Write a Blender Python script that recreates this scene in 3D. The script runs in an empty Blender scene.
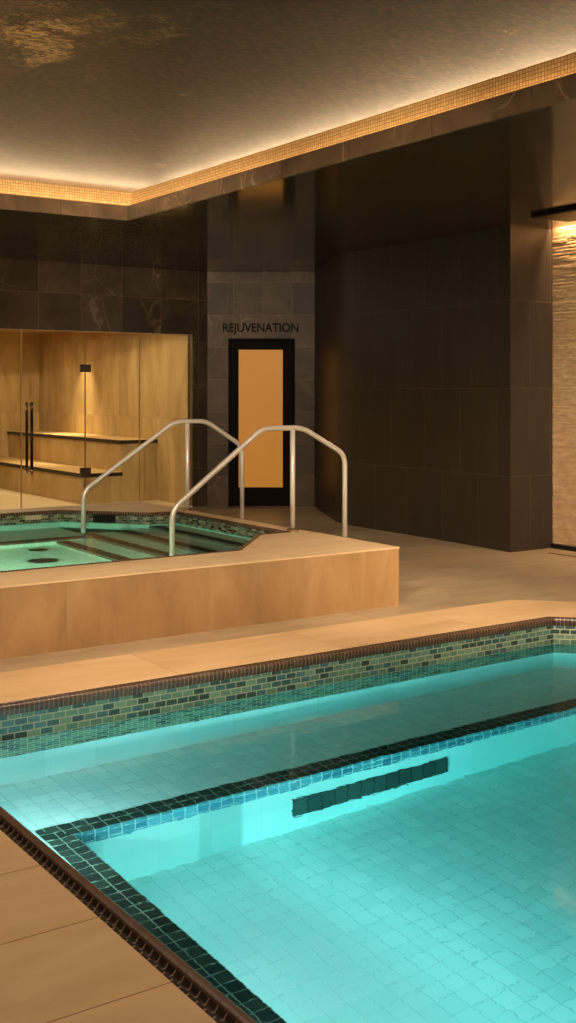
import bpy, bmesh, math, random
from mathutils import Vector, Matrix, noise
random.seed(4)
sc = bpy.context.scene
COL = sc.collection
PI = math.pi

# ------------------------------------------------------------------ camera, world, exposure
cd = bpy.data.cameras.new('camera'); cam = bpy.data.objects.new('camera', cd); COL.objects.link(cam)
cam.location = (0, 0, 1.66)
cam.rotation_euler = (PI / 2, 0, -math.atan2(0.5621, 0.8271))
cd.sensor_fit = 'VERTICAL'; cd.sensor_height = 36; cd.sensor_width = 36
cd.lens = 1150 / 1023 * 36
cd.shift_y = -121.5 / 1023
cd.clip_start = 0.05
sc.camera = cam
w = bpy.data.worlds.new('world'); sc.world = w; w.use_nodes = True
w.node_tree.nodes['Background'].inputs[0].default_value = (0.9, 0.6, 0.35, 1)
w.node_tree.nodes['Background'].inputs[1].default_value = 0.004
sc.view_settings.view_transform = 'Standard'; sc.view_settings.look = 'None'
sc.view_settings.exposure = 0.0; sc.view_settings.gamma = 1; sc.view_settings.use_curve_mapping = False
sc.cycles.use_denoising = True
sc.cycles.caustics_reflective = False; sc.cycles.caustics_refractive = True
sc.cycles.max_bounces = 10; sc.cycles.transmission_bounces = 8; sc.cycles.transparent_max_bounces = 16
sc.cycles.diffuse_bounces = 4; sc.cycles.glossy_bounces = 4; sc.cycles.volume_bounces = 0
sc.cycles.sample_clamp_indirect = 4
WARM = (1.0, 0.80, 0.59)
WARM2 = (1.0, 0.68, 0.37)
L_TRAY = 44; L_COVE = 12.0; L_LIP = 1.0; L_SLOT = 85; L_SAUNA = 15; L_POOL = 60; L_SPA = 85; L_SPOT = 34

def lamp(name, loc, size, power, color, rot=(0, 0, 0), parent=None, shape='DISK', size_y=None, spread=None):
    d = bpy.data.lights.new(name, 'AREA'); d.energy = power; d.color = color; d.shape = shape; d.size = size
    if size_y: d.size_y = size_y
    if spread: d.spread = spread
    o = bpy.data.objects.new(name, d); o.location = loc; o.rotation_euler = rot; COL.objects.link(o)
    if parent: o.parent = parent
    return o

# ------------------------------------------------------------------ node helper
def s2l(c):
    return tuple(((v / 255) / 12.92 if v / 255 <= 0.04045 else ((v / 255 + 0.055) / 1.055) ** 2.4) for v in c)

class N:
    def __init__(s, name):
        s.m = bpy.data.materials.new(name); s.m.use_nodes = True
        s.t = s.m.node_tree; s.n = s.t.nodes; s.n.clear()
        s.out = s.n.new('ShaderNodeOutputMaterial')
    def node(s, typ, **k):
        a = s.n.new(typ)
        for q, v in k.items(): setattr(a, q, v)
        return a
    def put(s, sock, v):
        if hasattr(v, 'is_output') or isinstance(v, bpy.types.NodeSocket): s.t.links.new(v, sock)
        elif isinstance(v, (tuple, list)) and len(v) == 3 and sock.type == 'RGBA': sock.default_value = (*v, 1)
        else: sock.default_value = v
    def math(s, op, a, b=None, c=None):
        m = s.node('ShaderNodeMath', operation=op); s.put(m.inputs[0], a)
        if b is not None: s.put(m.inputs[1], b)
        if c is not None: s.put(m.inputs[2], c)
        return m.outputs[0]
    def mix(s, f, a, b, blend='MIX'):
        m = s.node('ShaderNodeMix', data_type='RGBA', blend_type=blend)
        s.put(m.inputs[0], f); s.put(m.inputs[6], a); s.put(m.inputs[7], b); return m.outputs[2]
    def rng(s, v, a, b, c=0.0, d=1.0, smooth=False):
        m = s.node('ShaderNodeMapRange'); m.interpolation_type = 'SMOOTHSTEP' if smooth else 'LINEAR'
        s.put(m.inputs[0], v)
        for i, q in enumerate((a, b, c, d)): m.inputs[i + 1].default_value = q
        return m.outputs[0]
    def ramp(s, f, stops, const=False):
        r = s.node('ShaderNodeValToRGB'); r.color_ramp.interpolation = 'CONSTANT' if const else 'LINEAR'
        e = r.color_ramp.elements
        while len(e) < len(stops): e.new(0.5)
        for i, (p, c) in enumerate(stops): e[i].position = p; e[i].color = (*c, 1)
        s.put(r.inputs[0], f); return r.outputs[0]
    def coord(s):
        return s.node('ShaderNodeTexCoord').outputs['Object']
    def scaled(s, v, sc_):
        m = s.node('ShaderNodeMapping'); s.put(m.inputs[0], v); m.inputs[3].default_value = sc_; return m.outputs[0]
    def noise(s, v, scale, detail=4, rough=0.55, dist=0.0):
        a = s.node('ShaderNodeTexNoise'); s.put(a.inputs['Vector'], v); a.inputs['Scale'].default_value = scale
        a.inputs['Detail'].default_value = detail; a.inputs['Roughness'].default_value = rough; a.inputs['Distortion'].default_value = dist
        return a.outputs[0]
    def tiles(s, axes, w_, h_, off=0.0, mort=0.003, o=(0, 0)):
        """returns random value per tile, grout mask, second random"""
        sp = s.node('ShaderNodeSeparateXYZ'); s.put(sp.inputs[0], s.coord())
        ix = {'x': 0, 'y': 1, 'z': 2}
        u = s.math('ADD', sp.outputs[ix[axes[0]]], o[0] + 100 * w_); v = s.math('ADD', sp.outputs[ix[axes[1]]], o[1] + 100 * h_)
        v1 = s.math('DIVIDE', v, h_); row = s.math('FLOOR', v1)
        sh = s.math('MULTIPLY', s.math('MODULO', row, 2.0), off)
        u1 = s.math('ADD', s.math('DIVIDE', u, w_), sh); c = s.math('FLOOR', u1)
        fu = s.math('FRACT', u1); fv = s.math('FRACT', v1)
        du = s.math('MULTIPLY', s.math('MINIMUM', fu, s.math('SUBTRACT', 1.0, fu)), w_)
        dv = s.math('MULTIPLY', s.math('MINIMUM', fv, s.math('SUBTRACT', 1.0, fv)), h_)
        d = s.math('MINIMUM', du, dv)
        mask = s.rng(d, mort * 0.35, mort * 0.65, 1.0, 0.0)
        cb = s.node('ShaderNodeCombineXYZ'); s.put(cb.inputs[0], c); s.put(cb.inputs[1], row)
        wn = s.node('ShaderNodeTexWhiteNoise'); wn.noise_dimensions = '3D'; s.put(wn.inputs['Vector'], cb.outputs[0])
        s.cell = cb.outputs[0]; s.wcol = wn.outputs['Color']
        return wn.outputs['Value'], mask
    def bsdf(s, col, rough=0.5, bump=None, bstr=0.2, bdist=0.01, metallic=0.0, ior=1.45, normal=None, **k):
        b = s.node('ShaderNodeBsdfPrincipled')
        s.put(b.inputs['Base Color'], col); s.put(b.inputs['Roughness'], rough); s.put(b.inputs['Metallic'], metallic)
        b.inputs['IOR'].default_value = ior
        for q, v in k.items(): s.put(b.inputs[q.replace('_', ' ')], v)
        if bump is not None:
            bn = s.node('ShaderNodeBump'); s.put(bn.inputs['Height'], bump); bn.inputs['Strength'].default_value = bstr
            bn.inputs['Distance'].default_value = bdist; s.put(b.inputs['Normal'], bn.outputs[0])
        s.t.links.new(b.outputs[0], s.out.inputs[0]); s.b = b
        return s.m

def plain(name, col, rough=0.5, metallic=0.0, **k):
    return N(name).bsdf(s2l(col), rough, metallic=metallic, **k)
def emis(name, col, strength):
    a = N(name); e = a.node('ShaderNodeEmission'); a.put(e.inputs[0], col); e.inputs[1].default_value = strength
    a.t.links.new(e.outputs[0], a.out.inputs[0]); return a.m

def stone(name, axes, w_, h_, o, dark, mid, light, grout, rough, vein=None, scale=(1, 1, 1), off=0.0, mort=0.004, nscale=2.2, ior=1.45, vary=0.12, veinw=0.012):
    a = N(name); r, g = a.tiles(axes, w_, h_, off, mort, o)
    v = a.scaled(a.coord(), scale)
    ad = a.node('ShaderNodeVectorMath', operation='ADD'); a.put(ad.inputs[0], v)
    sc3 = a.node('ShaderNodeVectorMath', operation='SCALE'); a.put(sc3.inputs[0], a.wcol); sc3.inputs['Scale'].default_value = 7.0
    a.put(ad.inputs[1], sc3.outputs[0]); vv = ad.outputs[0]
    n1 = a.noise(vv, nscale, 7, 0.6, 0.6)
    col = a.ramp(n1, [(0.3, dark), (0.52, mid), (0.75, light)])
    if vein:
        vo = a.node('ShaderNodeTexVoronoi'); vo.feature = 'DISTANCE_TO_EDGE'; vo.inputs['Scale'].default_value = nscale * 1.1
        wp = a.node('ShaderNodeVectorMath', operation='ADD'); a.put(wp.inputs[0], vv)
        w2 = a.node('ShaderNodeTexNoise'); w2.inputs['Scale'].default_value = 3; a.put(w2.inputs['Vector'], vv)
        w3 = a.node('ShaderNodeVectorMath', operation='SCALE'); a.put(w3.inputs[0], w2.outputs['Color']); w3.inputs['Scale'].default_value = 0.22
        a.put(wp.inputs[1], w3.outputs[0]); a.put(vo.inputs['Vector'], wp.outputs[0])
        k = a.math('MULTIPLY', a.rng(vo.outputs['Distance'], 0.0, 0.022, 1.0, 0.0), a.rng(a.noise(vv, 1.6, 2), 0.45, 0.72))
        col = a.mix(a.math('MULTIPLY', k, 0.65), col, vein)
    tv = a.math('MULTIPLY_ADD', r, vary * 2, 1 - vary)
    cb = a.node('ShaderNodeCombineColor')
    for i in range(3): a.put(cb.inputs[i], tv)
    col = a.mix(1.0, col, cb.outputs[0], 'MULTIPLY')
    col = a.mix(g, col, grout)
    h = a.math('SUBTRACT', a.math('MULTIPLY', a.noise(vv, 18, 5), 0.12), g)
    rg = a.math('MULTIPLY_ADD', n1, 0.15, rough - 0.07)
    return a.bsdf(col, rg, h, 0.25, 0.003, ior=ior)

def mosaic(name, axes, w_, h_, off, palette, grout, rough, mort=0.004, o=(0, 0), bump=0.5, tint=0.25, ior=1.5):
    a = N(name); r, g = a.tiles(axes, w_, h_, off, mort, o)
    n = len(palette); col = a.ramp(r, [(i / n, c) for i, c in enumerate(palette)], True)
    nz = a.noise(a.coord(), 40, 3)
    col = a.mix(a.math('MULTIPLY', nz, tint), col, tuple(min(1, c * 2.2 + 0.02) for c in palette[0]))
    col = a.mix(g, col, grout)
    h = a.math('MULTIPLY', g, -1.0)
    rr = a.math('MULTIPLY_ADD', g, 0.5, rough)
    return a.bsdf(col, rr, h, bump, 0.003, ior=ior)

# ------------------------------------------------------------------ materials
M = {}
M['surround_side'] = stone('surround_side_stone', 'xy', 3.0, 0.48, (1.3, 5.76 - 2.85), s2l((196, 158, 112)), s2l((206, 168, 122)), s2l((216, 180, 134)), s2l((130, 95, 60)), 0.42, off=0, mort=0.005, scale=(0.6, 2.2, 1), vary=0.05)
M['surround_back'] = stone('surround_back_stone', 'xy', 1.2, 3.0, (0.35, 0.8), s2l((200, 162, 116)), s2l((212, 174, 128)), s2l((222, 186, 142)), s2l((150, 112, 74)), 0.42, mort=0.004, scale=(0.6, 2.2, 1), vary=0.05)
M['floor'] = stone('floor_stone', 'xy', 1.2, 0.6, (0.2, 0.1), s2l((150, 128, 98)), s2l((168, 144, 112)), s2l((186, 162, 128)), s2l((135, 112, 84)), 0.38, off=0.5, mort=0.004, scale=(0.7, 2.0, 1), vary=0.05)
M['clad'] = stone('platform_cladding', 'xz', 3.4, 3.0, (0.45, 1.0), s2l((146, 110, 70)), s2l((164, 126, 83)), s2l((182, 144, 100)), s2l((142, 108, 70)), 0.4, scale=(2.4, 1, 0.8), mort=0.004, nscale=1.7, veinw=0.02, vary=0.05)
M['clad_side'] = stone('platform_cladding_side', 'yz', 1.2, 3.0, (0.1, 1.0), s2l((160, 122, 78)), s2l((182, 142, 94)), s2l((200, 160, 112)), s2l((120, 88, 56)), 0.4, scale=(1, 2.4, 0.8), mort=0.004, nscale=1.7, vary=0.05)
M['top'] = stone('platform_top_stone', 'xy', 1.2, 3.0, (0.1, 1.0), s2l((206, 172, 128)), s2l((218, 184, 140)), s2l((228, 198, 156)), s2l((180, 144, 104)), 0.42, scale=(0.6, 2, 1), mort=0.003, vary=0.04)
DK = (s2l((46, 37, 28)), s2l((58, 47, 36)), s2l((74, 61, 47)))
VEIN = s2l((120, 98, 74))
M['dark_x'] = stone('dark_marble_back', 'xz', 0.6, 0.6, (0.25, 0.06), *DK, s2l((92, 74, 54)), 0.22, vein=VEIN, mort=0.005, nscale=1.6, veinw=0.006, vary=0.2)
M['dark_loc'] = stone('dark_marble_door_wall', 'xz', 0.42, 0.46, (0.05, 0.03), s2l((54, 42, 29)), s2l((68, 53, 38)), s2l((88, 70, 51)), s2l((100, 80, 58)), 0.45, vein=VEIN, mort=0.005, nscale=1.6, vary=0.28, ior=1.25)
M['dark_y'] = stone('dark_porcelain_right', 'yz', 0.6, 0.905, (0.05, 0.135), s2l((40, 33, 26)), s2l((48, 39, 31)), s2l((57, 47, 37)), s2l((78, 64, 49)), 0.4, mort=0.007, scale=(1, 3, 0.5), nscale=2.5, vary=0.1, off=0.5)
M['dark_lx'] = stone('dark_porcelain_local', 'xz', 0.6, 0.905, (0.23, 0.135), s2l((40, 33, 26)), s2l((48, 39, 31)), s2l((57, 47, 37)), s2l((78, 64, 49)), 0.4, mort=0.007, scale=(3, 1, 0.5), nscale=2.5, vary=0.1, off=0.5)
M['fascia'] = stone('brown_marble_fascia', 'xy', 0.9, 0.9, (0.2, 0.1), s2l((80, 60, 42)), s2l((98, 75, 53)), s2l((120, 94, 68)), s2l((50, 38, 26)), 0.25, vein=s2l((170, 140, 105)), mort=0.004, nscale=2.0, vary=0.1)

def ceil_gloss():
    a = N('polished_dark_soffit'); v = a.scaled(a.coord(), (1.2, 1.2, 1))
    r, g = a.tiles('xy', 1.3, 2.6, 0, 0.004)
    n1 = a.noise(v, 1.3, 5, 0.6, 1.0); col = a.ramp(n1, [(0.35, s2l((48, 39, 28))), (0.65, s2l((72, 59, 44))), (0.8, s2l((94, 79, 61)))])
    bn = a.noise(a.scaled(a.coord(), (1, 1, 1)), 1.6, 3, 0.5, 0.4)
    return a.bsdf(col, 0.10, bn, 0.18, 0.012, ior=2.15)
M['soffit'] = ceil_gloss()

def tray_mat():
    a = N('small_glossy_ceiling_mosaic'); r, g = a.tiles('xy', 0.040, 0.018, 0.5, 0.004)
    sx = a.node('ShaderNodeSeparateXYZ'); a.put(sx.inputs[0], a.coord())
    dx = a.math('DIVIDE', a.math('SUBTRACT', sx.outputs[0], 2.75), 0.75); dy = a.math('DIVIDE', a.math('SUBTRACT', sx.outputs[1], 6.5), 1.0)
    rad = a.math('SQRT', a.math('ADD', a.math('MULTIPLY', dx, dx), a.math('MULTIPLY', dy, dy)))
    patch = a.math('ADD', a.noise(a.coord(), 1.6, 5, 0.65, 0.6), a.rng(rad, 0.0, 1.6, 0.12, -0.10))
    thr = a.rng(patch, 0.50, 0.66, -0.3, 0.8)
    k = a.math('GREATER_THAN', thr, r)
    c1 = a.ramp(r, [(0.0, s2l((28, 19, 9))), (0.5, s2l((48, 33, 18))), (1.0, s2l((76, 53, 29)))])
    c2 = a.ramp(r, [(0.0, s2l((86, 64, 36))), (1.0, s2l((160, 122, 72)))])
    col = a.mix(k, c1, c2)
    col = a.mix(a.math('MULTIPLY', g, 0.6), col, s2l((30, 23, 16)))
    h = a.math('MULTIPLY_ADD', r, 0.5, a.math('MULTIPLY', g, -1.0))
    return a.bsdf(col, 0.42, h, 0.35, 0.003, ior=1.3, Specular_IOR_Level=0.22)
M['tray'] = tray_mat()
GOLD = [s2l(c) for c in ((206, 160, 100), (216, 170, 110), (198, 150, 92), (222, 180, 124), (210, 164, 106))]
M['gold_x'] = mosaic('gold_mosaic_x', 'xz', 0.026, 0.026, 0, GOLD, s2l((150, 112, 66)), 0.35, mort=0.005)
M['gold_y'] = mosaic('gold_mosaic_y', 'yz', 0.026, 0.026, 0, GOLD, s2l((150, 112, 66)), 0.35, mort=0.005)
GREEN = [s2l(c) for c in ((84, 108, 90), (98, 122, 98), (62, 92, 94), (90, 114, 92), (26, 46, 54), (76, 104, 90), (108, 130, 104), (16, 30, 42), (86, 110, 92), (46, 82, 90), (20, 34, 40), (94, 120, 98), (32, 58, 70), (70, 96, 80), (12, 22, 30), (88, 112, 88))]
M['brick'] = mosaic('green_glass_brick_mosaic', 'xz', 0.072, 0.036, 0.5, GREEN, s2l((166, 160, 126)), 0.14, mort=0.0052, tint=0.3)
SPAG = GREEN[:3] + [s2l((150, 158, 128)), s2l((30, 34, 30)), s2l((130, 140, 112)), s2l((52, 56, 46)), s2l((20, 22, 20)), s2l((140, 150, 122)), s2l((96, 104, 84))]
M['spabrick'] = mosaic('small_green_brick_mosaic', 'xz', 0.066, 0.024, 0.5, SPAG, s2l((150, 138, 104)), 0.16, mort=0.004, tint=0.2)
WH = [s2l(c) for c in ((214, 228, 222), (220, 232, 226), (208, 224, 218))]
M['pool_h'] = mosaic('pale_pool_tile', 'xy', 0.1, 0.1, 0, WH, s2l((184, 203, 197)), 0.4, mort=0.005, bump=0.2, tint=0.0)
M['pool_v'] = mosaic('pale_pool_plaster', 'xz', 0.3, 0.3, 0, WH, s2l((205, 220, 214)), 0.4, mort=0.004, bump=0.1, tint=0.0)
NAVY = [s2l(c) for c in ((44, 52, 46), (36, 44, 40), (52, 60, 52), (40, 50, 46))]
M['band'] = mosaic('dark_edge_tile', 'xy', 0.07, 0.07, 0, NAVY, s2l((128, 140, 118)), 0.22, mort=0.005, tint=0.05)
BLUE = [s2l(c) for c in ((66, 124, 138), (54, 108, 126), (84, 140, 150))]
M['blue'] = mosaic('blue_edge_tile', 'xz', 0.07, 0.075, 0, BLUE, s2l((190, 205, 198)), 0.2, mort=0.006, tint=0.05)
COP = [s2l(c) for c in ((64, 42, 30), (54, 36, 26), (74, 50, 36))]
M['coping'] = mosaic('brown_coping_tile', 'xy', 0.0275, 9.0, 0, COP, s2l((140, 112, 82)), 0.34, mort=0.0045, tint=0.05, o=(0, 4.5))
M['coping_b'] = mosaic('brown_coping_tile_wide', 'xy', 0.047, 9.0, 0, COP, s2l((112, 86, 58)), 0.36, mort=0.005, tint=0.05, o=(0, 4.5))
M['ribs'] = mosaic('ribbed_coping_shade', 'xy', 0.047, 9.0, 0, [s2l((30, 21, 14)), s2l((40, 28, 19))], s2l((150, 118, 84)), 0.3, mort=0.006, tint=0.02, o=(0, 4.5))  # channel painted darker for its shade and the dark ceiling it reflects
M['lip'] = mosaic('brown_coping_lip', 'xy', 0.047, 9.0, 0, [s2l((92, 62, 42)), s2l((84, 57, 39))], s2l((104, 74, 52)), 0.4, mort=0.004, tint=0.02, o=(0, 4.5))
M['spacop'] = mosaic('brown_spa_coping_tile', 'xy', 0.026, 9.0, 0, COP, s2l((146, 116, 84)), 0.25, mort=0.006, tint=0.05, o=(0, 4.5))
M['spa_h'] = mosaic('pale_spa_tile', 'xy', 0.05, 0.05, 0, [s2l((188, 192, 166)), s2l((196, 200, 174))], s2l((150, 160, 142)), 0.4, mort=0.004, tint=0, bump=0.1)
M['nosing'] = plain('dark_step_nosing', (62, 46, 36), 0.4)
M['steel'] = plain('brushed_steel', (224, 212, 196), 0.42, 0.45)
M['flange'] = plain('satin_steel_flange', (190, 160, 125), 0.4, 1.0)
M['black'] = plain('black_metal', (14, 12, 10), 0.4)
M['bronze'] = plain('dark_bronze_hinge', (84, 70, 52), 0.4, 0.6)
M['chrome'] = plain('chrome', (225, 215, 200), 0.12, 1.0)
M['grille'] = mosaic('dark_green_grille', 'xz', 0.09, 5, 0, [s2l((34, 52, 46)), s2l((44, 64, 56))], s2l((20, 30, 27)), 0.4, mort=0.008, o=(0, 2.5), tint=0)
M['frame'] = plain('black_door_frame', (10, 8, 6), 0.7, ior=1.15)
M['frame_in'] = plain('black_door_leaf', (16, 11, 7), 0.7, ior=1.15)
M['letter'] = plain('black_letters', (9, 7, 5), 0.6, ior=1.15)
M['oak'] = stone('tan_sauna_wall', 'xz', 0.62, 1.25, (0.1, 0.0), s2l((158, 128, 82)), s2l((182, 152, 102)), s2l((202, 172, 124)), s2l((140, 112, 70)), 0.5, scale=(1.6, 1, 0.45), mort=0.003, nscale=2.2, vary=0.08)
M['oak_y'] = stone('tan_sauna_side', 'yz', 0.62, 1.25, (0.1, 0.0), s2l((158, 128, 82)), s2l((182, 152, 102)), s2l((202, 172, 124)), s2l((140, 112, 70)), 0.5, scale=(1, 1.6, 0.45), mort=0.003, nscale=2.2, vary=0.08)
M['sauna_floor'] = plain('cream_sauna_floor', (226, 206, 168), 0.4)
M['bench_top'] = plain('cream_bench_top', (216, 184, 130), 0.4)
M['edge'] = plain('dark_bench_edge', (40, 34, 26), 0.4)
M['housing'] = plain('lamp_housing', (40, 34, 28), 0.5)
M['cream'] = plain('cream_plaster', (214, 196, 168), 0.7)
M['dull'] = plain('dark_room_plaster', (96, 76, 54), 0.7)

def glass_thin():
    a = N('clear_glass'); tr = a.node('ShaderNodeBsdfTransparent'); tr.inputs[0].default_value = (0.95, 0.96, 0.93, 1)
    g = a.node('ShaderNodeBsdfGlossy'); g.inputs['Roughness'].default_value = 0.02
    f = a.node('ShaderNodeFresnel'); f.inputs[0].default_value = 1.3
    m = a.node('ShaderNodeMixShader'); a.put(m.inputs[0], f.outputs[0]); a.put(m.inputs[1], tr.outputs[0]); a.put(m.inputs[2], g.outputs[0])
    a.t.links.new(m.outputs[0], a.out.inputs[0]); return a.m
M['glass'] = glass_thin()
def frosted():
    a = N('frosted_amber_glass'); n = a.noise(a.coord(), 1.2, 2)
    col = a.mix(n, s2l((212, 130, 26)), s2l((220, 138, 32)))
    return a.bsdf(s2l((40, 24, 8)), 0.5, Emission_Color=col, Emission_Strength=0.60)
M['frost'] = frosted()
def water(name, absorb, dens, amp, scale, refl):
    a = N(name)
    n1 = a.noise(a.scaled(a.coord(), (1, 1, 1)), scale, 3, 0.5, 0.3)
    n2 = a.noise(a.scaled(a.coord(), (1, 2.2, 1)), scale * 3.3, 2, 0.5)
    h = a.math('MULTIPLY_ADD', n2, 0.3, n1)
    bn = a.node('ShaderNodeBump'); a.put(bn.inputs['Height'], h); bn.inputs['Strength'].default_value = 1.0; bn.inputs['Distance'].default_value = amp
    rf = a.node('ShaderNodeBsdfRefraction'); rf.inputs['IOR'].default_value = 1.33; rf.inputs['Roughness'].default_value = 0.0
    gl = a.node('ShaderNodeBsdfGlossy'); gl.inputs['Roughness'].default_value = 0.03
    fr = a.node('ShaderNodeFresnel'); fr.inputs['IOR'].default_value = 1.33
    for q in (rf, gl, fr): a.put(q.inputs['Normal'], bn.outputs[0])
    g = a.node('ShaderNodeMixShader'); a.put(g.inputs[0], a.math('MULTIPLY', fr.outputs[0], refl)); a.put(g.inputs[1], rf.outputs[0]); a.put(g.inputs[2], gl.outputs[0])
    v = a.node('ShaderNodeVolumeAbsorption'); v.inputs[0].default_value = (*absorb, 1); v.inputs[1].default_value = dens
    a.t.links.new(g.outputs[0], a.out.inputs[0]); a.t.links.new(v.outputs[0], a.out.inputs[1]); return a.m
M['water'] = water('pool_water', (0.08, 0.90, 0.89), 0.44, 0.0022, 3.0, 0.75)
M['spawater'] = water('spa_water', (0.2, 0.9, 0.80), 0.3, 0.002, 5.0, 0.4)
M['led'] = emis('warm_led_strip', WARM2, 14)
M['led_slot'] = emis('warm_wall_washer', WARM2, 30)

# ------------------------------------------------------------------ mesh helpers
def link(name, me, mat=None, parent=None, loc=None, rotz=None, smooth=False):
    o = bpy.data.objects.new(name, me); COL.objects.link(o)
    for q in (mat if isinstance(mat, (list, tuple)) else [mat]):
        if q: me.materials.append(q)
    if smooth:
        for p in me.polygons: p.use_smooth = True
    if parent: o.parent = parent
    if loc: o.location = loc
    if rotz is not None: o.rotation_euler = (0, 0, rotz)
    return o
def bx(bm, x0, y0, z0, x1, y1, z1, mi=0):
    v = [bm.verts.new(p) for p in ((x0, y0, z0), (x1, y0, z0), (x1, y1, z0), (x0, y1, z0), (x0, y0, z1), (x1, y0, z1), (x1, y1, z1), (x0, y1, z1))]
    for f in ((3, 2, 1, 0), (4, 5, 6, 7), (0, 1, 5, 4), (1, 2, 6, 5), (2, 3, 7, 6), (3, 0, 4, 7)):
        bm.faces.new([v[i] for i in f]).material_index = mi
def fin(bm, name, mat, parent=None, bev=0, smooth=False, **k):
    if bev:
        bmesh.ops.bevel(bm, geom=bm.edges[:], offset=bev, segments=2, affect='EDGES', profile=0.5)
    bmesh.ops.recalc_face_normals(bm, faces=bm.faces[:])
    me = bpy.data.meshes.new(name); bm.to_mesh(me); bm.free()
    return link(name, me, mat, parent, smooth=smooth, **k)
def box(name, a, b, mat, parent=None, bev=0, **k):
    bm = bmesh.new(); bx(bm, *a, *b); return fin(bm, name, mat, parent, bev, **k)
def empty(name, loc, rotz=0):
    o = bpy.data.objects.new(name, None); o.empty_display_size = 0.1; o.location = loc; o.rotation_euler = (0, 0, rotz); COL.objects.link(o); return o
def tag(o, label=None, cat=None, group=None, kind=None):
    if label: o['label'] = label
    if cat: o['category'] = cat
    if group: o['group'] = group
    if kind: o['kind'] = kind
    return o
def struct(o, label=None): return tag(o, label, kind='structure')
def local(o, parent_loc):
    o.location = Vector(o.location) - Vector(parent_loc)
def slab(name, outer, holes, z0, z1, mat, parent=None):
    """polygon with holes extruded between z0 and z1"""
    bm = bmesh.new(); edges = []
    loops = []
    for poly in [outer] + holes:
        vs = [bm.verts.new((p[0], p[1], z1)) for p in poly]
        edges += [bm.edges.new((vs[i], vs[(i + 1) % len(vs)])) for i in range(len(vs))]
        loops.append(poly)
    bmesh.ops.triangle_fill(bm, use_beauty=True, use_dissolve=False, edges=edges, normal=(0, 0, 1))
    top = bm.faces[:]
    r = bmesh.ops.extrude_face_region(bm, geom=top)
    nv = [e for e in r['geom'] if isinstance(e, bmesh.types.BMVert)]
    bmesh.ops.translate(bm, vec=(0, 0, z0 - z1), verts=nv)
    return fin(bm, name, mat, parent)
def offset_poly(poly, d):
    """positive d moves a counter-clockwise polygon's sides outwards"""
    out = []; n = len(poly)
    for i in range(n):
        a, b, c = Vector(poly[i - 1]), Vector(poly[i]), Vector(poly[(i + 1) % n])
        e1 = (b - a).normalized(); e2 = (c - b).normalized()
        n1 = Vector((e1.y, -e1.x)); n2 = Vector((e2.y, -e2.x))
        k = n1 + n2; k = k * (d / max(1e-6, k.dot(n1)))
        out.append((b.x + k.x, b.y + k.y))
    return out
def sweep(name, poly, i, profile, mat, parent=None, smooth=True):
    """a profile [(outward distance, z)] swept along side i of a CCW polygon, mitred at its ends; local X runs along the side"""
    n = len(poly); a, b = Vector(poly[i]), Vector(poly[(i + 1) % n])
    e = (b - a); L = e.length; ang = math.atan2(e.y, e.x); e.normalize()
    def miter(p, q, r):
        e1 = (q - p).normalized(); e2 = (r - q).normalized()
        t = math.atan2(e1.x * e2.y - e1.y * e2.x, e1.dot(e2)); return math.tan(t / 2)
    ma = miter(Vector(poly[i - 1]), a, b); mb = miter(a, b, Vector(poly[(i + 2) % n]))
    bm = bmesh.new()
    va = [bm.verts.new((-ma * d, -d, z)) for d, z in profile]
    vb = [bm.verts.new((L + mb * d, -d, z)) for d, z in profile]
    m = len(profile)
    for j in range(m):
        bm.faces.new((va[j], va[(j + 1) % m], vb[(j + 1) % m], vb[j]))
    bm.faces.new(va); bm.faces.new(vb[::-1])
    o = fin(bm, name, mat, parent, loc=(a.x, a.y, 0), rotz=ang)
    if smooth:
        for p in o.data.polygons: p.use_smooth = len(p.vertices) == 4
        try:
            md = o.modifiers.new('sharp', 'EDGE_SPLIT'); md.split_angle = math.radians(50)
        except Exception: pass
    return o
def tube(name, pts, r, mat, parent=None, bend=0.07, seg=16, nb=7):
    """round bar through points with filleted corners"""
    P_ = [Vector(p) for p in pts]; path = [P_[0]]
    for i in range(1, len(P_) - 1):
        a, b, c = P_[i - 1], P_[i], P_[i + 1]
        u = (a - b).normalized(); v = (c - b).normalized(); d = min(bend, (a - b).length / 2.2, (c - b).length / 2.2)
        p0, p1 = b + u * d, b + v * d
        for k in range(nb + 1):
            t = k / nb; path.append(p0 * (1 - t) ** 2 + b * 2 * t * (1 - t) + p1 * t * t)
    path.append(P_[-1])
    bm = bmesh.new(); rings = []; ref = Vector((0, 1, 0))
    for i, p in enumerate(path):
        t = (path[min(i + 1, len(path) - 1)] - path[max(i - 1, 0)]).normalized()
        s_ = t.cross(ref)
        if s_.length < 0.1: s_ = t.cross(Vector((1, 0, 0)))
        s_.normalize(); q = t.cross(s_)
        rings.append([bm.verts.new(p + (s_ * math.cos(2 * PI * k / seg) + q * math.sin(2 * PI * k / seg)) * r) for k in range(seg)])
    for a, b in zip(rings, rings[1:]):
        for k in range(seg): bm.faces.new((a[k], a[(k + 1) % seg], b[(k + 1) % seg], b[k]))
    bm.faces.new(rings[0]); bm.faces.new(rings[-1])
    return fin(bm, name, mat, parent, smooth=True)
def lathe(name, prof, loc, mat, parent=None, seg=28):
    bm = bmesh.new(); rings = []
    for r, z in prof:
        rings.append([bm.verts.new((r * math.cos(2 * PI * k / seg), r * math.sin(2 * PI * k / seg), z)) for k in range(seg)])
    for a, b in zip(rings, rings[1:]):
        for k in range(seg): bm.faces.new((a[k], a[(k + 1) % seg], b[(k + 1) % seg], b[k]))
    bm.faces.new(rings[0]); bm.faces.new(rings[-1])
    return fin(bm, name, mat, parent, loc=loc)

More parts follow.
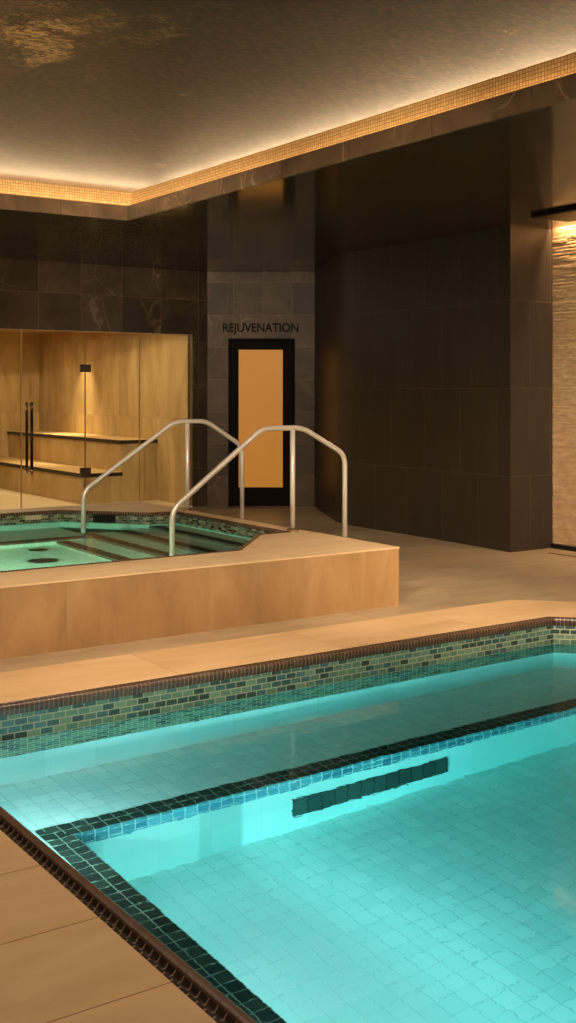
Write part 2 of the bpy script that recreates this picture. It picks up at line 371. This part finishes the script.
# ------------------------------------------------------------------ measures
ZC = 3.35                                           # soffit
TRAY = [(-1.8, -3.0), (5.10, -3.0), (5.10, 10.35), (-1.8, 10.35)]
POOL = [(1.62, -1.0), (6.9, -1.0), (6.9, 5.2), (6.28, 5.82), (1.62, 5.82)]
INNER = [(2.21, -0.45), (6.3, -0.45), (6.3, 4.71), (5.96, 5.05), (2.21, 5.05)]
ZW = -0.18; ZL = -0.86; ZF = -1.52
PX0, PX1, PY0, PY1, PZ = 0.7, 5.695, 6.85, 11.22, 0.45
SPA = [(1.9, 7.4), (4.57, 7.4), (5.2, 8.1), (5.5, 8.1), (5.5, 10.1), (5.22, 10.1), (4.6, 10.84), (1.9, 10.84), (1.3, 10.1), (1.3, 8.1)]
ZSW = 0.345

# ------------------------------------------------------------------ floor
COPW = 0.078
surround = offset_poly(POOL, 0.72); cop_out = offset_poly(POOL, COPW)
spa_hole = [(PX0 + .1, PY0 + .1), (PX1 - .1, PY0 + .1), (PX1 - .1, PY1 - .1), (PX0 + .1, PY1 - .1)]
struct(slab('floor', [(-4, -4.2), (10.6, -4.2), (10.6, 20.2), (-4, 20.2)], [surround, spa_hole], -0.05, 0, M['floor']))
for i in range(5):
    bm = bmesh.new()
    a, b, c, d = surround[i], surround[(i + 1) % 5], cop_out[(i + 1) % 5], cop_out[i]
    tops = [bm.verts.new((*p, 0.0)) for p in (a, b, c, d)]; bots = [bm.verts.new((*p, -0.05)) for p in (a, b, c, d)]
    bm.faces.new(tops); bm.faces.new(bots[::-1])
    for k in range(4): bm.faces.new((tops[k], bots[k], bots[(k + 1) % 4], tops[(k + 1) % 4]))
    struct(fin(bm, 'trim_%d' % (i + 1), M['surround_back'] if i in (0, 3, 2) else M['surround_side']), 'warm beige stone paving strip beside the pool')

# ------------------------------------------------------------------ walls
def wall(name, p0, p1, z0, z1, th, mat, label=None):
    a, b = Vector(p0), Vector(p1); L = (b - a).length; ang = math.atan2(b.y - a.y, b.x - a.x)
    bm = bmesh.new(); bx(bm, 0, 0, z0, L, th, z1)
    return struct(fin(bm, name, mat, loc=(a.x, a.y, 0), rotz=ang), label)
ZT = 3.8
# back wall above the glass and the short return beside it
box_ = lambda n, a, b, m, l=None, **k: struct(box(n, a, b, m, **k), l)
box_('wall_back', (-4, 14.26, 2.45), (8.07, 14.42, ZT), M['dark_x'], 'dark marble tiled wall above the glass sauna front')
bm = bmesh.new(); bx(bm, 8.07, 14.26, 0, 8.30, 14.42, ZT)
struct(fin(bm, 'wall_back_pier', M['dark_x']), 'narrow dark marble pier right of the sauna glass')
DW0, DW1 = Vector((8.27, 14.215)), Vector((9.525, 13.35))
dang = math.atan2(DW1.y - DW0.y, DW1.x - DW0.x); dl = (DW1 - DW0).length
# wall with the door: pieces around the opening, local X along the wall
door_x0, door_x1, door_h = 0.30, 1.25, 2.395
bm = bmesh.new()
bx(bm, 0, 0, 0, door_x0, 0.16, ZT); bx(bm, door_x1, 0, 0, dl + 0.02, 0.16, ZT); bx(bm, door_x0, 0, door_h, door_x1, 0.16, ZT)
struct(fin(bm, 'wall_far', M['dark_loc'], loc=(DW0.x, DW0.y, 0), rotz=dang), 'dark veined marble wall around the amber glass door')
# right dark wall: straight run, bend, angled run (thickness away from the room)
pts = [(8.483, 8.44), (8.545, 9.4), (8.555, 11.1)]
for k in range(1, 9):
    t = k / 8; ang = math.radians(25) * t
    last = pts[-1]; pts.append((last[0] + math.sin(ang - 0.027) * 0.085, last[1] + math.cos(ang) * 0.085))
pts.append((9.53, 13.35))
bm = bmesh.new(); n = len(pts)
inner = [bm.verts.new((x, y, 0)) for x, y in pts] + [bm.verts.new((x, y, ZT)) for x, y in pts]
outr = [bm.verts.new((x + 0.16, y + 0.03, 0)) for x, y in pts] + [bm.verts.new((x + 0.16, y + 0.03, ZT)) for x, y in pts]
for k in range(n - 1):
    f = bm.faces.new((inner[k], inner[k + 1], inner[n + k + 1], inner[n + k])); f.smooth = True
    bm.faces.new((outr[k + 1], outr[k], outr[n + k], outr[n + k + 1]))
struct(fin(bm, 'wall_right', M['dark_y']), 'dark porcelain tiled wall curving away to the door')
box_('wall_right_end', (8.484, 8.44, 0), (9.3, 8.47, ZT), M['dark_lx'], 'dark tiled end of the wall beside the stone panel')
# stone feature wall: split-face relief in real geometry
ny, nz = 330, 300; y0, y1 = 8.44, 4.3; zb, zt = 0.05, ZT - 0.2
verts, faces = [], []
for j in range(nz + 1):
    z = zb + (zt - zb) * j / nz
    for i in range(ny + 1):
        y = y0 + (y1 - y0) * i / ny
        rowi = math.floor(z / 0.034 + 0.6 * noise.noise(Vector((y * 0.8, z * 0.5, 1.3))))
        q = noise.noise(Vector((y * 2.2 + rowi * 3.7, rowi * 1.31, 0.0)))
        c = noise.cell(Vector((y * 5 + rowi * 0.37, rowi + 0.5, 2.0)))
        fr = (z / 0.034 + 0.6 * noise.noise(Vector((y * 0.8, z * 0.5, 1.3)))) % 1.0
        d = 0.010 * q + 0.007 * c + 0.006 * noise.noise(Vector((y * 22, z * 45, 5))) - (0.007 if fr < 0.16 else 0)
        verts.append((9.10 - 0.30 * d, y, z))
for j in range(nz):
    for i in range(ny):
        a = j * (ny + 1) + i; faces.append((a, a + ny + 1, a + ny + 2, a + 1))
me = bpy.data.meshes.new('stone'); me.from_pydata(verts, [], faces)
a = N('split_face_limestone'); nn = a.noise(a.scaled(a.coord(), (1, 1.5, 6)), 6, 5)
M['split'] = a.bsdf(a.ramp(nn, [(0.3, s2l((166, 134, 96))), (0.55, s2l((190, 156, 116))), (0.8, s2l((208, 178, 138)))]), 0.8, a.noise(a.coord(), 60, 4), 0.3, 0.004)
struct(link('wall_stone', me, M['split']), 'rough split-face limestone wall lit from above')
box_('wall_stone_backing', (9.12, -4.2, 0), (9.25, 8.46, ZT), M['split'], 'plain stone wall continuing behind the shower')
box_('baseboard_stone', (9.07, 4.3, 0), (9.12, 8.44, 0.045), M['black'], 'black shadow gap at the foot of the stone wall')
# unseen sides of the hall
box_('wall_left', (-4.16, -4.2, 0), (-4, 14.4, ZT), M['cream']); box_('wall_near', (-4, -4.36, 0), (9.2, -4.2, ZT), M['cream'])

# ------------------------------------------------------------------ ceiling
tray = TRAY
struct(slab('ceiling', [(-4, -4.2), (9.045, -4.2), (9.045, 8.44), (10.4, 8.44), (10.4, 14.5), (-4, 14.5)], [offset_poly(TRAY, 0.02)], ZC, ZC + 0.05, M['soffit']), 'polished dark ceiling that mirrors the walls')
lid = offset_poly(TRAY, 0.84)
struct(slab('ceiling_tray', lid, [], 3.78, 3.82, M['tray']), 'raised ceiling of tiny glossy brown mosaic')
fasc = empty('trim_fascia', (0, 0, 0)); struct(fasc, 'brown marble edge under the glowing cove')
for i in range(4): sweep('fascia_panel', TRAY, i, [(0, ZC - 0.004), (0.03, ZC - 0.004), (0.03, 3.49), (0, 3.49)], M['fascia'], fasc, smooth=False)
lip = empty('trim_mosaic_lip', (0, 0, 0)); struct(lip, 'band of gold mosaic tiles above the marble edge')
for i in range(4):
    sweep('mosaic_band', TRAY, i, [(0.09, 3.44), (0.12, 3.44), (0.12, 3.645), (0.09, 3.645)], M['gold_x'], lip, smooth=False)
    sweep('cove_shelf', TRAY, i, [(0.03, 3.42), (0.82, 3.42), (0.82, 3.44), (0.03, 3.44)], M['dull'], lip, smooth=False)
    sweep('cove_back', TRAY, i, [(0.82, 3.42), (0.84, 3.42), (0.84, 3.82), (0.82, 3.82)], M['cream'], lip, smooth=False)
names = ['near', 'right', 'far', 'left']
for i in range(4):
    p = Vector(TRAY[i]); q = Vector(TRAY[(i + 1) % 4]); mid = (p + q) / 2; e = (q - p); L = e.length; e.normalize(); nrm = Vector((e.y, -e.x))
    t = empty('cove_light', (0, 0, 0))
    tag(t, 'warm light strip hidden in the %s side of the ceiling cove' % names[i], 'cove light', 'light strips around the ceiling cove')
    sweep('led_strip', TRAY, i, [(0.05, 3.441), (0.062, 3.441), (0.062, 3.449), (0.05, 3.449)], M['led'], t, smooth=False)
    ang = math.atan2(e.y, e.x)
    c = mid + nrm * 0.74
    lamp('cove_lamp', (c.x, c.y, 3.64), L + 1.4, L_COVE * L, WARM2, (PI - 0.45, 0, ang), t, 'RECTANGLE', 0.03)
    c = mid + nrm * 0.062
    lamp('lip_lamp', (c.x, c.y, 3.452), L, L_LIP * L, WARM2, (PI, 0, ang), t, 'RECTANGLE', 0.02)
# slot along the stone wall
box_('ceiling_slot', (9.02, -4.2, 3.44), (9.12, 8.45, 3.47), M['dull'], 'light slot in the ceiling beside the stone wall')
box_('trim_slot', (9.02, -4.2, ZC + 0.05), (9.045, 8.45, 3.44), M['dull'])
t = empty('wall_washer_light', (9.066, 6.4, 3.43))
tag(t, 'warm wall washer light recessed in the ceiling along the rough stone wall', 'wall light')
box('led_strip', (-0.015, -2.0, 0.0), (0.015, 1.95, 0.008), M['led_slot'], t)
lamp('slot_lamp', (0, 0, -0.01), 0.03, L_SLOT, WARM2, (0, 0, 0), t, 'RECTANGLE', 3.9)

# added fill lamps, unseen above the pool, shaped like recessed downlights
dl0 = None
for i, (x, y) in enumerate([(-1.4, 0.0), (3.2, 0.8), (1.1, 5.5), (3.6, 4.6), (-0.6, 8.2), (4.4, -1.2)]):
    t = empty('fill_downlight', (x, y, 3.775))
    tag(t, 'added fill lamp shaped like a recessed downlight, unseen above the pool', 'ceiling light', 'added fill lamps in the raised ceiling')
    lathe('bezel', [(0.075, -0.006), (0.09, -0.006), (0.092, 0.0), (0.075, 0.0)], (0, 0, 0), M['housing'], t)
    lamp('bulb', (0, 0, -0.02), 0.14, L_TRAY, WARM, (0, 0, 0), t)

def spot(x, y, tx, ty, tz, pw, spread, label):  # unseen lamps added to brighten the walls, floor and platform
    t = empty('fill_spotlight', (x, y, 3.78)); d = Vector((tx, ty, tz)) - Vector((x, y, 3.34))
    tag(t, label, 'spotlight', 'added fill spotlights in the raised ceiling')
    q = d.to_track_quat('-Z', 'Y').to_euler()
    tube('stem', [(0, 0, 0), (0, 0, -0.42)], 0.012, M['housing'], t)
    hd = lathe('head', [(0.045, 0.08), (0.05, 0.06), (0.05, -0.03), (0.046, -0.03), (0.044, -0.01)], (0, 0, -0.44), M['housing'], t)
    hd.rotation_euler = q
    lamp('bulb', tuple(Vector((0, 0, -0.44)) + d.normalized() * 0.035), 0.08, pw, WARM, q, t, spread=spread)
spot(3.0, 3.4, 8.9, 13.8, 1.9, L_SPOT * 0.4, 0.75, 'added unseen fill spotlight aimed at the amber door')
spot(1.4, 4.4, 6.5, 14.2, 2.7, L_SPOT * 1.2, 0.8, 'added unseen fill spotlight aimed at the wall above the sauna glass')
spot(4.4, 2.6, 9.0, 8.0, 1.4, L_SPOT * 0.45, 0.6, 'added unseen fill spotlight aimed at the rough stone wall')
spot(4.2, 3.2, 6.7, 7.4, 0.0, L_SPOT * 0.85, 0.8, 'added unseen fill spotlight aimed at the floor beside the dark wall')
spot(1.6, 3.6, 4.2, 6.9, 0.2, L_SPOT * 1.05, 1.2, 'added unseen fill spotlight aimed at the raised tub platform')

# ------------------------------------------------------------------ swimming pool
pool = empty('swimming_pool', (0, 0, 0))
tag(pool, 'large sunken swimming pool glowing turquoise with a green brick-tiled waterline', 'swimming pool')
def bullnose(w_, drop, h=0.012):
    return [(w_, -0.06), (w_, 0.0), (w_ * 0.80, 0.001), (w_ * 0.70, -0.006), (w_ * 0.55, -0.009), (w_ * 0.40, -0.003), (w_ * 0.28, h * 0.7), (w_ * 0.12, h), (0.0, h * 0.75), (-0.010, 0.0), (-0.012, -drop * 0.6), (-0.009, -drop), (0.0, -0.06)]
for i in range(5):
    W_ = COPW
    sweep('coping_ribs', POOL, i, [(W_, -0.06), (W_, 0.0), (W_ * 0.88, 0.002), (W_ * 0.80, -0.004), (W_ * 0.68, -0.013), (W_ * 0.56, -0.014), (W_ * 0.46, -0.004), (W_ * 0.42, 0.002), (W_ * 0.42, -0.06)], M['ribs'], pool)
    sweep('coping_lip', POOL, i, [(W_ * 0.43, -0.06), (W_ * 0.43, 0.003), (W_ * 0.34, 0.009), (W_ * 0.2, 0.012), (W_ * 0.05, 0.010), (-0.008, 0.002), (-0.012, -0.015), (-0.009, -0.033), (0.0, -0.06)], M['coping'] if i in (2, 3) else M['lip'], pool)
    sweep('tile_band', POOL, i, [(-0.004, -0.45), (0.05, -0.45), (0.05, -0.032), (-0.004, -0.032)], M['brick'], pool, smooth=False)
    sweep('pool_wall', POOL, i, [(0, -1.6), (0.18, -1.6), (0.18, -0.45), (0, -0.45)], M['pool_v'], pool, smooth=False)
bo = offset_poly(INNER, 0.14)
bm = bmesh.new()   # seat ledge ring
o5 = offset_poly(POOL, 0.05)
for i in range(5):
    j = (i + 1) % 5
    bm.faces.new([bm.verts.new((*p, ZL)) for p in (o5[i], o5[j], bo[j], bo[i])])
fin(bm, 'ledge', M['pool_h'], pool)
for i in range(5):
    j = (i + 1) % 5
    sweep('ledge_edge', INNER, i, [(0.0, ZL - 0.02), (0.14, ZL - 0.02), (0.14, ZL + 0.002), (0.0, ZL + 0.002)], M['band'], pool, smooth=False)
    sweep('edge_tile_row', INNER, i, [(-0.003, ZL - 0.14), (0.02, ZL - 0.14), (0.02, ZL - 0.001), (-0.003, ZL - 0.001)], M['blue'], pool, smooth=False)
    sweep('ledge_riser', INNER, i, [(0, ZF - 0.05), (0.12, ZF - 0.05), (0.12, ZL - 0.14), (0, ZL - 0.14)], M['pool_v'], pool, smooth=False)
slab('pool_bottom', offset_poly(INNER, 0.1), [], ZF - 0.05, ZF, M['pool_h'], pool)
bm = bmesh.new(); bx(bm, 0, 0, 0, 1.09, 0.02, 0.215)
g = fin(bm, 'inlet_grille', M['grille'], pool, loc=(3.46, 5.034, -1.35))
wat = slab('pool_water', offset_poly(POOL, 0.03), [], ZF - 0.03, ZW, M['water'])
tag(wat, 'clear turquoise water filling the large swimming pool', 'water', kind='stuff')
CY = (0.80, 0.94, 1.0)
for i, (loc, rot, pw) in enumerate([((2.23, 3.9, -1.31), (0, -PI / 2, 0), 1.2), ((2.23, 2.3, -1.33), (0, -PI / 2, 0), 1.1), ((3.0, -0.43, -1.15), (PI / 2, 0, 0), 0.3), ((2.6, -0.985, -0.5), (PI / 2, 0, 0), 1.3), ((1.632, 2.6, -0.5), (0, -PI / 2, 0), 0.3), ((1.632, 4.9, -0.45), (0, -PI / 2, 0), 0.4)]):
    t = empty('underwater_light', loc)
    tag(t, 'round underwater pool light set in the submerged side wall', 'pool light', 'underwater lights of the swimming pool')
    pr = lathe('bezel', [(0.09, 0), (0.12, 0), (0.12, 0.01), (0.09, 0.012)], (0, 0, 0), M['chrome'], t)
    t.rotation_euler = rot
    la = lamp('lamp_disc', (0, 0, -0.02), 0.17, L_POOL * pw, CY, (0, 0, 0), t)
    if rot[1]: t.rotation_euler = (0, -PI / 2, 0)

# ------------------------------------------------------------------ spa
spa = empty('raised_spa', (0, 0, 0))
tag(spa, 'raised hot tub in a tan stone platform, with steps and small green tiles', 'hot tub')
outer = [(PX0, PY0), (PX1, PY0), (PX1, PY1), (PX0, PY1)]
scop = offset_poly(SPA, 0.03)
slab('platform_top', outer, [scop], PZ - 0.012, PZ, M['top'], spa)
inr = (0.005, 0.04)
box('front_cladding', (PX0, PY0 + 0.004, 0), (PX1 - 0.004, PY0 + 0.05, PZ - 0.012), M['clad'], spa)
box('side_cladding', (PX1 - 0.05, PY0 + 0.05, 0), (PX1 - 0.004, PY1 - 0.004, PZ - 0.012), M['clad_side'], spa)
box('rear_cladding', (PX0, PY1 - 0.05, 0), (PX1 - 0.05, PY1 - 0.004, PZ - 0.012), M['clad'], spa)
box('end_cladding', (PX0, PY0 + 0.05, 0), (PX0 + 0.05, PY1 - 0.05, PZ - 0.012), M['clad_side'], spa)
for i in range(len(SPA)):
    sweep('spa_coping', SPA, i, [(0.03, PZ - 0.03), (0.03, PZ), (0.015, PZ + 0.006), (0.0, PZ + 0.005), (-0.006, PZ - 0.004), (-0.006, PZ - 0.018), (0.0, PZ - 0.03)], M['spacop'], spa)
    sweep('spa_tile_band', SPA, i, [(-0.002, 0.24), (0.03, 0.24), (0.03, PZ - 0.018), (-0.002, PZ - 0.018)], M['spabrick'], spa, smooth=False)
    sweep('spa_wall', SPA, i, [(0, -0.5), (0.03, -0.5), (0.03, 0.24), (0, 0.24)], M['spa_h'], spa, smooth=False)
slab('spa_bottom', offset_poly(SPA, 0.02), [], -0.5, -0.45, M['spa_h'], spa)
# steps descend towards -x, a bench runs along the far side
steps = [(5.22, 5.5, 8.1, 10.1, 0.17), (4.88, 5.22, 8.13, 10.1, 0.02), (4.56, 4.88, 7.9, 10.2, -0.12), (4.22, 4.56, 7.5, 10.02, -0.27)]
for x0, x1, ya, yb, z in steps:
    box('step', (x0, ya, -0.45), (x1, yb, z), M['spa_h'], spa)
    box('step_nosing', (x0 - 0.004, ya, z - 0.14), (x0 + 0.11, yb, z + 0.004), M['nosing'], spa)
box('spa_bench', (1.5, 10.02, -0.45), (4.56, 10.84, -0.12), M['spa_h'], spa)
box('bench_nosing', (1.5, 10.016, -0.25), (4.555, 10.12, -0.116), M['nosing'], spa)
lathe('drain_cover', [(0.13, 0), (0.13, 0.012), (0.11, 0.02)], (3.75, 9.2, -0.45), M['nosing'], spa)
lathe('jet_cover', [(0.09, 0), (0.09, 0.012), (0.07, 0.02)], (3.95, 9.8, -0.45), M['nosing'], spa)
# skimmer mouth in the far chamfer
a_, b_ = Vector(SPA[5]), Vector(SPA[6]); e = (b_ - a_).normalized(); ang = math.atan2(e.y, e.x)
c_ = a_ + e * 0.36
bm = bmesh.new(); bx(bm, 0, -0.006, 0, 0.24, 0.0, 0.09); bx(bm, 0.0, -0.012, 0.078, 0.24, -0.006, 0.09); 
fin(bm, 'skimmer_mouth', M['black'], spa, loc=(c_.x, c_.y, 0.335), rotz=ang + PI).location = (c_ + e * 0.24).to_3d() + Vector((0, 0, 0.335)) - Vector((e.y, -e.x, 0)) * 0.003
bm = bmesh.new(); bx(bm, 0, -0.008, 0, 0.17, 0, 0.045)
fin(bm, 'depth_marker', plain('pale_tile_marker', (190, 180, 150), 0.3), spa, loc=(4.23, 10.84, 0.375))
sw = slab('spa_water', offset_poly(SPA, 0.015), [], -0.47, ZSW, M['spawater'])
tag(sw, 'shallow green-tinted water in the raised hot tub', 'water', kind='stuff')
t = empty('spa_fill_light', (1.33, 9.1, 0.2)); t.rotation_euler = (0, -PI / 2, 0)  # added fill lamp in place of room light under the tub water
tag(t, 'added underwater fill lamp in the side of the hot tub', 'pool light')
lathe('bezel', [(0.06, 0), (0.08, 0), (0.08, 0.01), (0.06, 0.012)], (0, 0, 0), M['chrome'], t)
lamp('lamp_disc', (0, 0, -0.015), 0.12, L_SPA, (0.88, 1.0, 0.80), (0, 0, 0), t)
t = empty('spa_fill_light', (3.2, 7.43, 0.15)); t.rotation_euler = (PI / 2, 0, 0)  # second added fill lamp, under the front rim
tag(t, 'added underwater fill lamp below the front rim of the hot tub', 'pool light')
lathe('bezel', [(0.06, 0), (0.08, 0), (0.08, 0.01), (0.06, 0.012)], (0, 0, 0), M['chrome'], t)
lamp('lamp_disc', (0, 0, -0.015), 0.12, L_SPA, (0.88, 1.0, 0.80), (0, 0, 0), t)

# ------------------------------------------------------------------ handrails
def handrail(y, pts, postx, label):
    t = empty('handrail', (postx, y, PZ)); tag(t, label, 'handrail', 'steel handrails of the hot tub steps')
    L_ = lambda p: (p[0] - postx, 0, p[1] - PZ)
    tube('rail', [L_(p) for p in pts], 0.0225, M['steel'], t, bend=0.09)
    ztop = [p[1] for p in pts if abs(p[0] - postx) < 0.45][0]
    tube('post', [(0, 0, 0), (0, 0, ztop - PZ - 0.01)], 0.0225, M['steel'], t)
    lathe('flange', [(0.055, 0.001), (0.055, 0.012), (0.045, 0.02), (0.026, 0.024), (0.026, 0.03)], (0, 0, 0), M['flange'], t)
    lathe('floor_flange', [(0.055, 0.001), (0.055, 0.012), (0.03, 0.022)], (pts[-1][0] - postx, 0, -PZ), M['flange'], t)
    return t
handrail(8.14, [(4.41, 0.12), (4.41, 0.70), (5.27, 1.335), (5.68, 1.335), (6.14, 1.09), (6.14, 0.0)], 5.58, 'brushed steel handrail nearer the pool, crossing in front of the amber door')
handrail(10.10, [(4.52, 0.05), (4.52, 0.70), (5.50, 1.345), (5.86, 1.345), (6.29, 1.08), (6.29, 0.0)], 5.645, 'brushed steel handrail farther back, in front of the sauna glass')

# ------------------------------------------------------------------ sauna glass front
box_('window_1', (3.2, 14.31, 0.02), (5.53, 14.322, 2.45), M['glass'], 'clear fixed glass panel left of the glass door')
box_('window_2', (6.44, 14.31, 0.02), (7.24, 14.322, 2.45), M['glass'], 'clear glass panel between the hinges and the next joint')
box_('window_3', (7.25, 14.31, 0.02), (8.055, 14.322, 2.45), M['glass'], 'clear glass panel beside the dark marble pier')
M['seal'] = plain('glass_edge', (120, 88, 48), 0.3)
M['seal2'] = plain('pale_glass_edge', (176, 140, 92), 0.3)
box_('trim_6', (7.24, 14.305, 0.02), (7.25, 14.327, 2.45), M['seal2']); box_('trim_7', (8.053, 14.29, 0), (8.068, 14.34, 2.45), M['seal'])
box_('trim_8', (3.2, 14.29, 2.44), (8.07, 14.34, 2.452), M['seal2'])
gd = empty('door_2', (6.435, 14.316, 0)); struct(gd, 'frameless glass door with black pull bars')
box('door_glass', (-0.895, -0.006, 0.02), (-0.008, 0.006, 2.44), M['glass'], gd)
box('glass_edge', (-0.905, -0.009, 0.02), (-0.893, 0.009, 2.44), M['seal2'], gd)
box('glass_edge', (-0.008, -0.009, 0.02), (0.002, 0.009, 2.44), M['seal'], gd)
for z in (0.51, 1.90): box('hinge', (-0.075, -0.02, z), (0.075, 0.02, z + 0.105), M['bronze'], gd, bev=0.004)
for y in (-0.085, 0.085):
    x = -0.79
    h = tube('handle', [(x, y, 0.66), (x, y, 1.40)], 0.019, M['black'], gd)
    for z0, z1 in ((0.56, 0.66), (1.40, 1.50)): tube('handle_end', [(0 + x, y, z0), (x, y, z1)], 0.020, M['chrome'], h)
    for z in (0.60, 1.46): tube('handle_mount', [(x, 0, z), (x, y, z)], 0.010, M['chrome'], h)
# interior
box_('wall_sauna_back', (3.0, 19.95, 0), (8.2, 20.1, 2.8), M['oak']); box_('wall_sauna_side', (8.06, 14.43, 0), (8.2, 19.95, 2.8), M['oak_y'])
box_('wall_sauna_left', (3.0, 14.43, 0), (3.15, 19.95, 2.8), M['oak_y']); box_('ceiling_sauna', (3.0, 14.43, 2.7), (8.2, 20.1, 2.8), M['oak'])
box_('floor_sauna', (3.15, 14.27, 0.0), (8.06, 19.95, 0.012), M['sauna_floor'])
sb = empty('sauna_bench', (7.4, 17.6, 0.012))
tag(sb, 'two-tier tan stone bench with dark top edges behind the glass', 'bench')
def L3(a, b, n_, m_, bev=0): 
    o = box(n_, tuple(Vector(a) - sb.location), tuple(Vector(b) - sb.location), m_, sb, bev=bev); return o
L3((6.86, 15.37, 0.012), (7.47, 19.94, 0.40), 'lower_body', M['oak'])
L3((6.84, 15.34, 0.40), (7.49, 19.94, 0.452), 'lower_edge', M['edge'])
L3((6.855, 15.355, 0.452), (7.50, 19.94, 0.456), 'lower_seat', M['bench_top'])
L3((7.47, 15.345, 0.012), (8.055, 19.94, 0.87), 'upper_body', M['oak'])
L3((7.44, 15.32, 0.87), (8.055, 19.94, 0.92), 'upper_edge', M['edge'])
L3((7.455, 15.335, 0.92), (8.055, 19.94, 0.924), 'upper_seat', M['bench_top'])
for i, (x, y) in enumerate([(7.0, 16.2), (6.9, 18.4), (5.6, 15.2), (5.6, 17.2), (7.3, 15.0), (7.72, 17.9)]):
    t = empty('sauna_downlight', (x, y, 2.695)); tag(t, 'small recessed downlight in the sauna ceiling', 'ceiling light', 'downlights in the sauna')
    lathe('bezel', [(0.04, -0.005), (0.055, -0.005), (0.057, 0), (0.04, 0)], (0, 0, 0), M['housing'], t)
    lamp('bulb', (0, 0, -0.012), 0.08, L_SAUNA * (1.6 if i in (2, 3) else 0.8), (1.0, 0.77, 0.46), (0, 0, 0), t, spread=1.1 if i == 5 else 3.0)

# ------------------------------------------------------------------ door to the treatment room
dr = empty('door_1', (DW0.x, DW0.y, 0), dang); struct(dr, 'black framed door with a glowing amber frosted glass pane')
x0, x1 = door_x0, door_x1
bm = bmesh.new(); fw = 0.06
bx(bm, x0, -0.012, 0, x0 + fw, 0.12, door_h); bx(bm, x1 - fw, -0.012, 0, x1, 0.12, door_h); bx(bm, x0 + fw, -0.012, door_h - fw, x1 - fw, 0.12, door_h)
fin(bm, 'door_frame', M['frame'], dr)
gx0, gx1, gz0, gz1 = x0 + 0.145, x1 - 0.175, 0.27, door_h - 0.16
bm = bmesh.new()
bx(bm, x0 + fw, 0.02, 0.01, gx0, 0.065, door_h - fw); bx(bm, gx1, 0.02, 0.01, x1 - fw, 0.065, door_h - fw)
bx(bm, gx0, 0.02, 0.01, gx1, 0.065, gz0); bx(bm, gx0, 0.02, gz1, gx1, 0.065, door_h - fw)
fin(bm, 'door_leaf', M['frame_in'], dr)
box('glass_pane', (gx0, 0.035, gz0), (gx1, 0.05, gz1), M['frost'], dr)
fc = bpy.data.curves.new('lettering', 'FONT'); fc.body = 'REJUVENATION'; fc.size = 0.172; fc.extrude = 0.008; fc.align_x = 'CENTER'; fc.align_y = 'BOTTOM_BASELINE'
fc.space_character = 1.0; fc.offset = 0.0035
tmp = bpy.data.objects.new('tmp', fc); COL.objects.link(tmp); bpy.context.view_layer.update()
sme = bpy.data.meshes.new_from_object(tmp.evaluated_get(bpy.context.evaluated_depsgraph_get())); bpy.data.objects.remove(tmp)
sme.materials.clear(); sg = link('wall_sign', sme, M['letter'])
xs = [v.co.x for v in sme.vertices]; print('SIGN', min(xs), max(xs), max(v.co.y for v in sme.vertices))
pp = DW0 + (DW1 - DW0).normalized() * 0.76 + Vector((-math.sin(dang), math.cos(dang))) * -0.010
sg.location = (pp.x, pp.y, 2.49); sg.rotation_euler = (PI / 2, 0, dang); sg.scale = (0.9, 1, 1)
tag(sg, 'black capital letters reading REJUVENATION on the dark wall over the amber door', 'sign')

# ------------------------------------------------------------------ shower panel and drain
sh = empty('rain_shower_panel', (8.40, 7.1, 3.332))
tag(sh, 'thin black rectangular panel hung just below the ceiling by the stone wall', 'shower head')
box('panel', (-0.265, -0.73, -0.015), (0.265, 0.73, 0.015), M['black'], sh, bev=0.005)
box('spray_plate', (-0.235, -0.70, -0.019), (0.235, 0.70, -0.0145), M['bronze'], sh)
dn = box('floor_drain', (8.77, 6.9, 0.0), (8.80, 8.19, 0.003), M['black']); tag(dn, 'thin dark linear drain in the floor at the foot of the stone wall', 'drain')
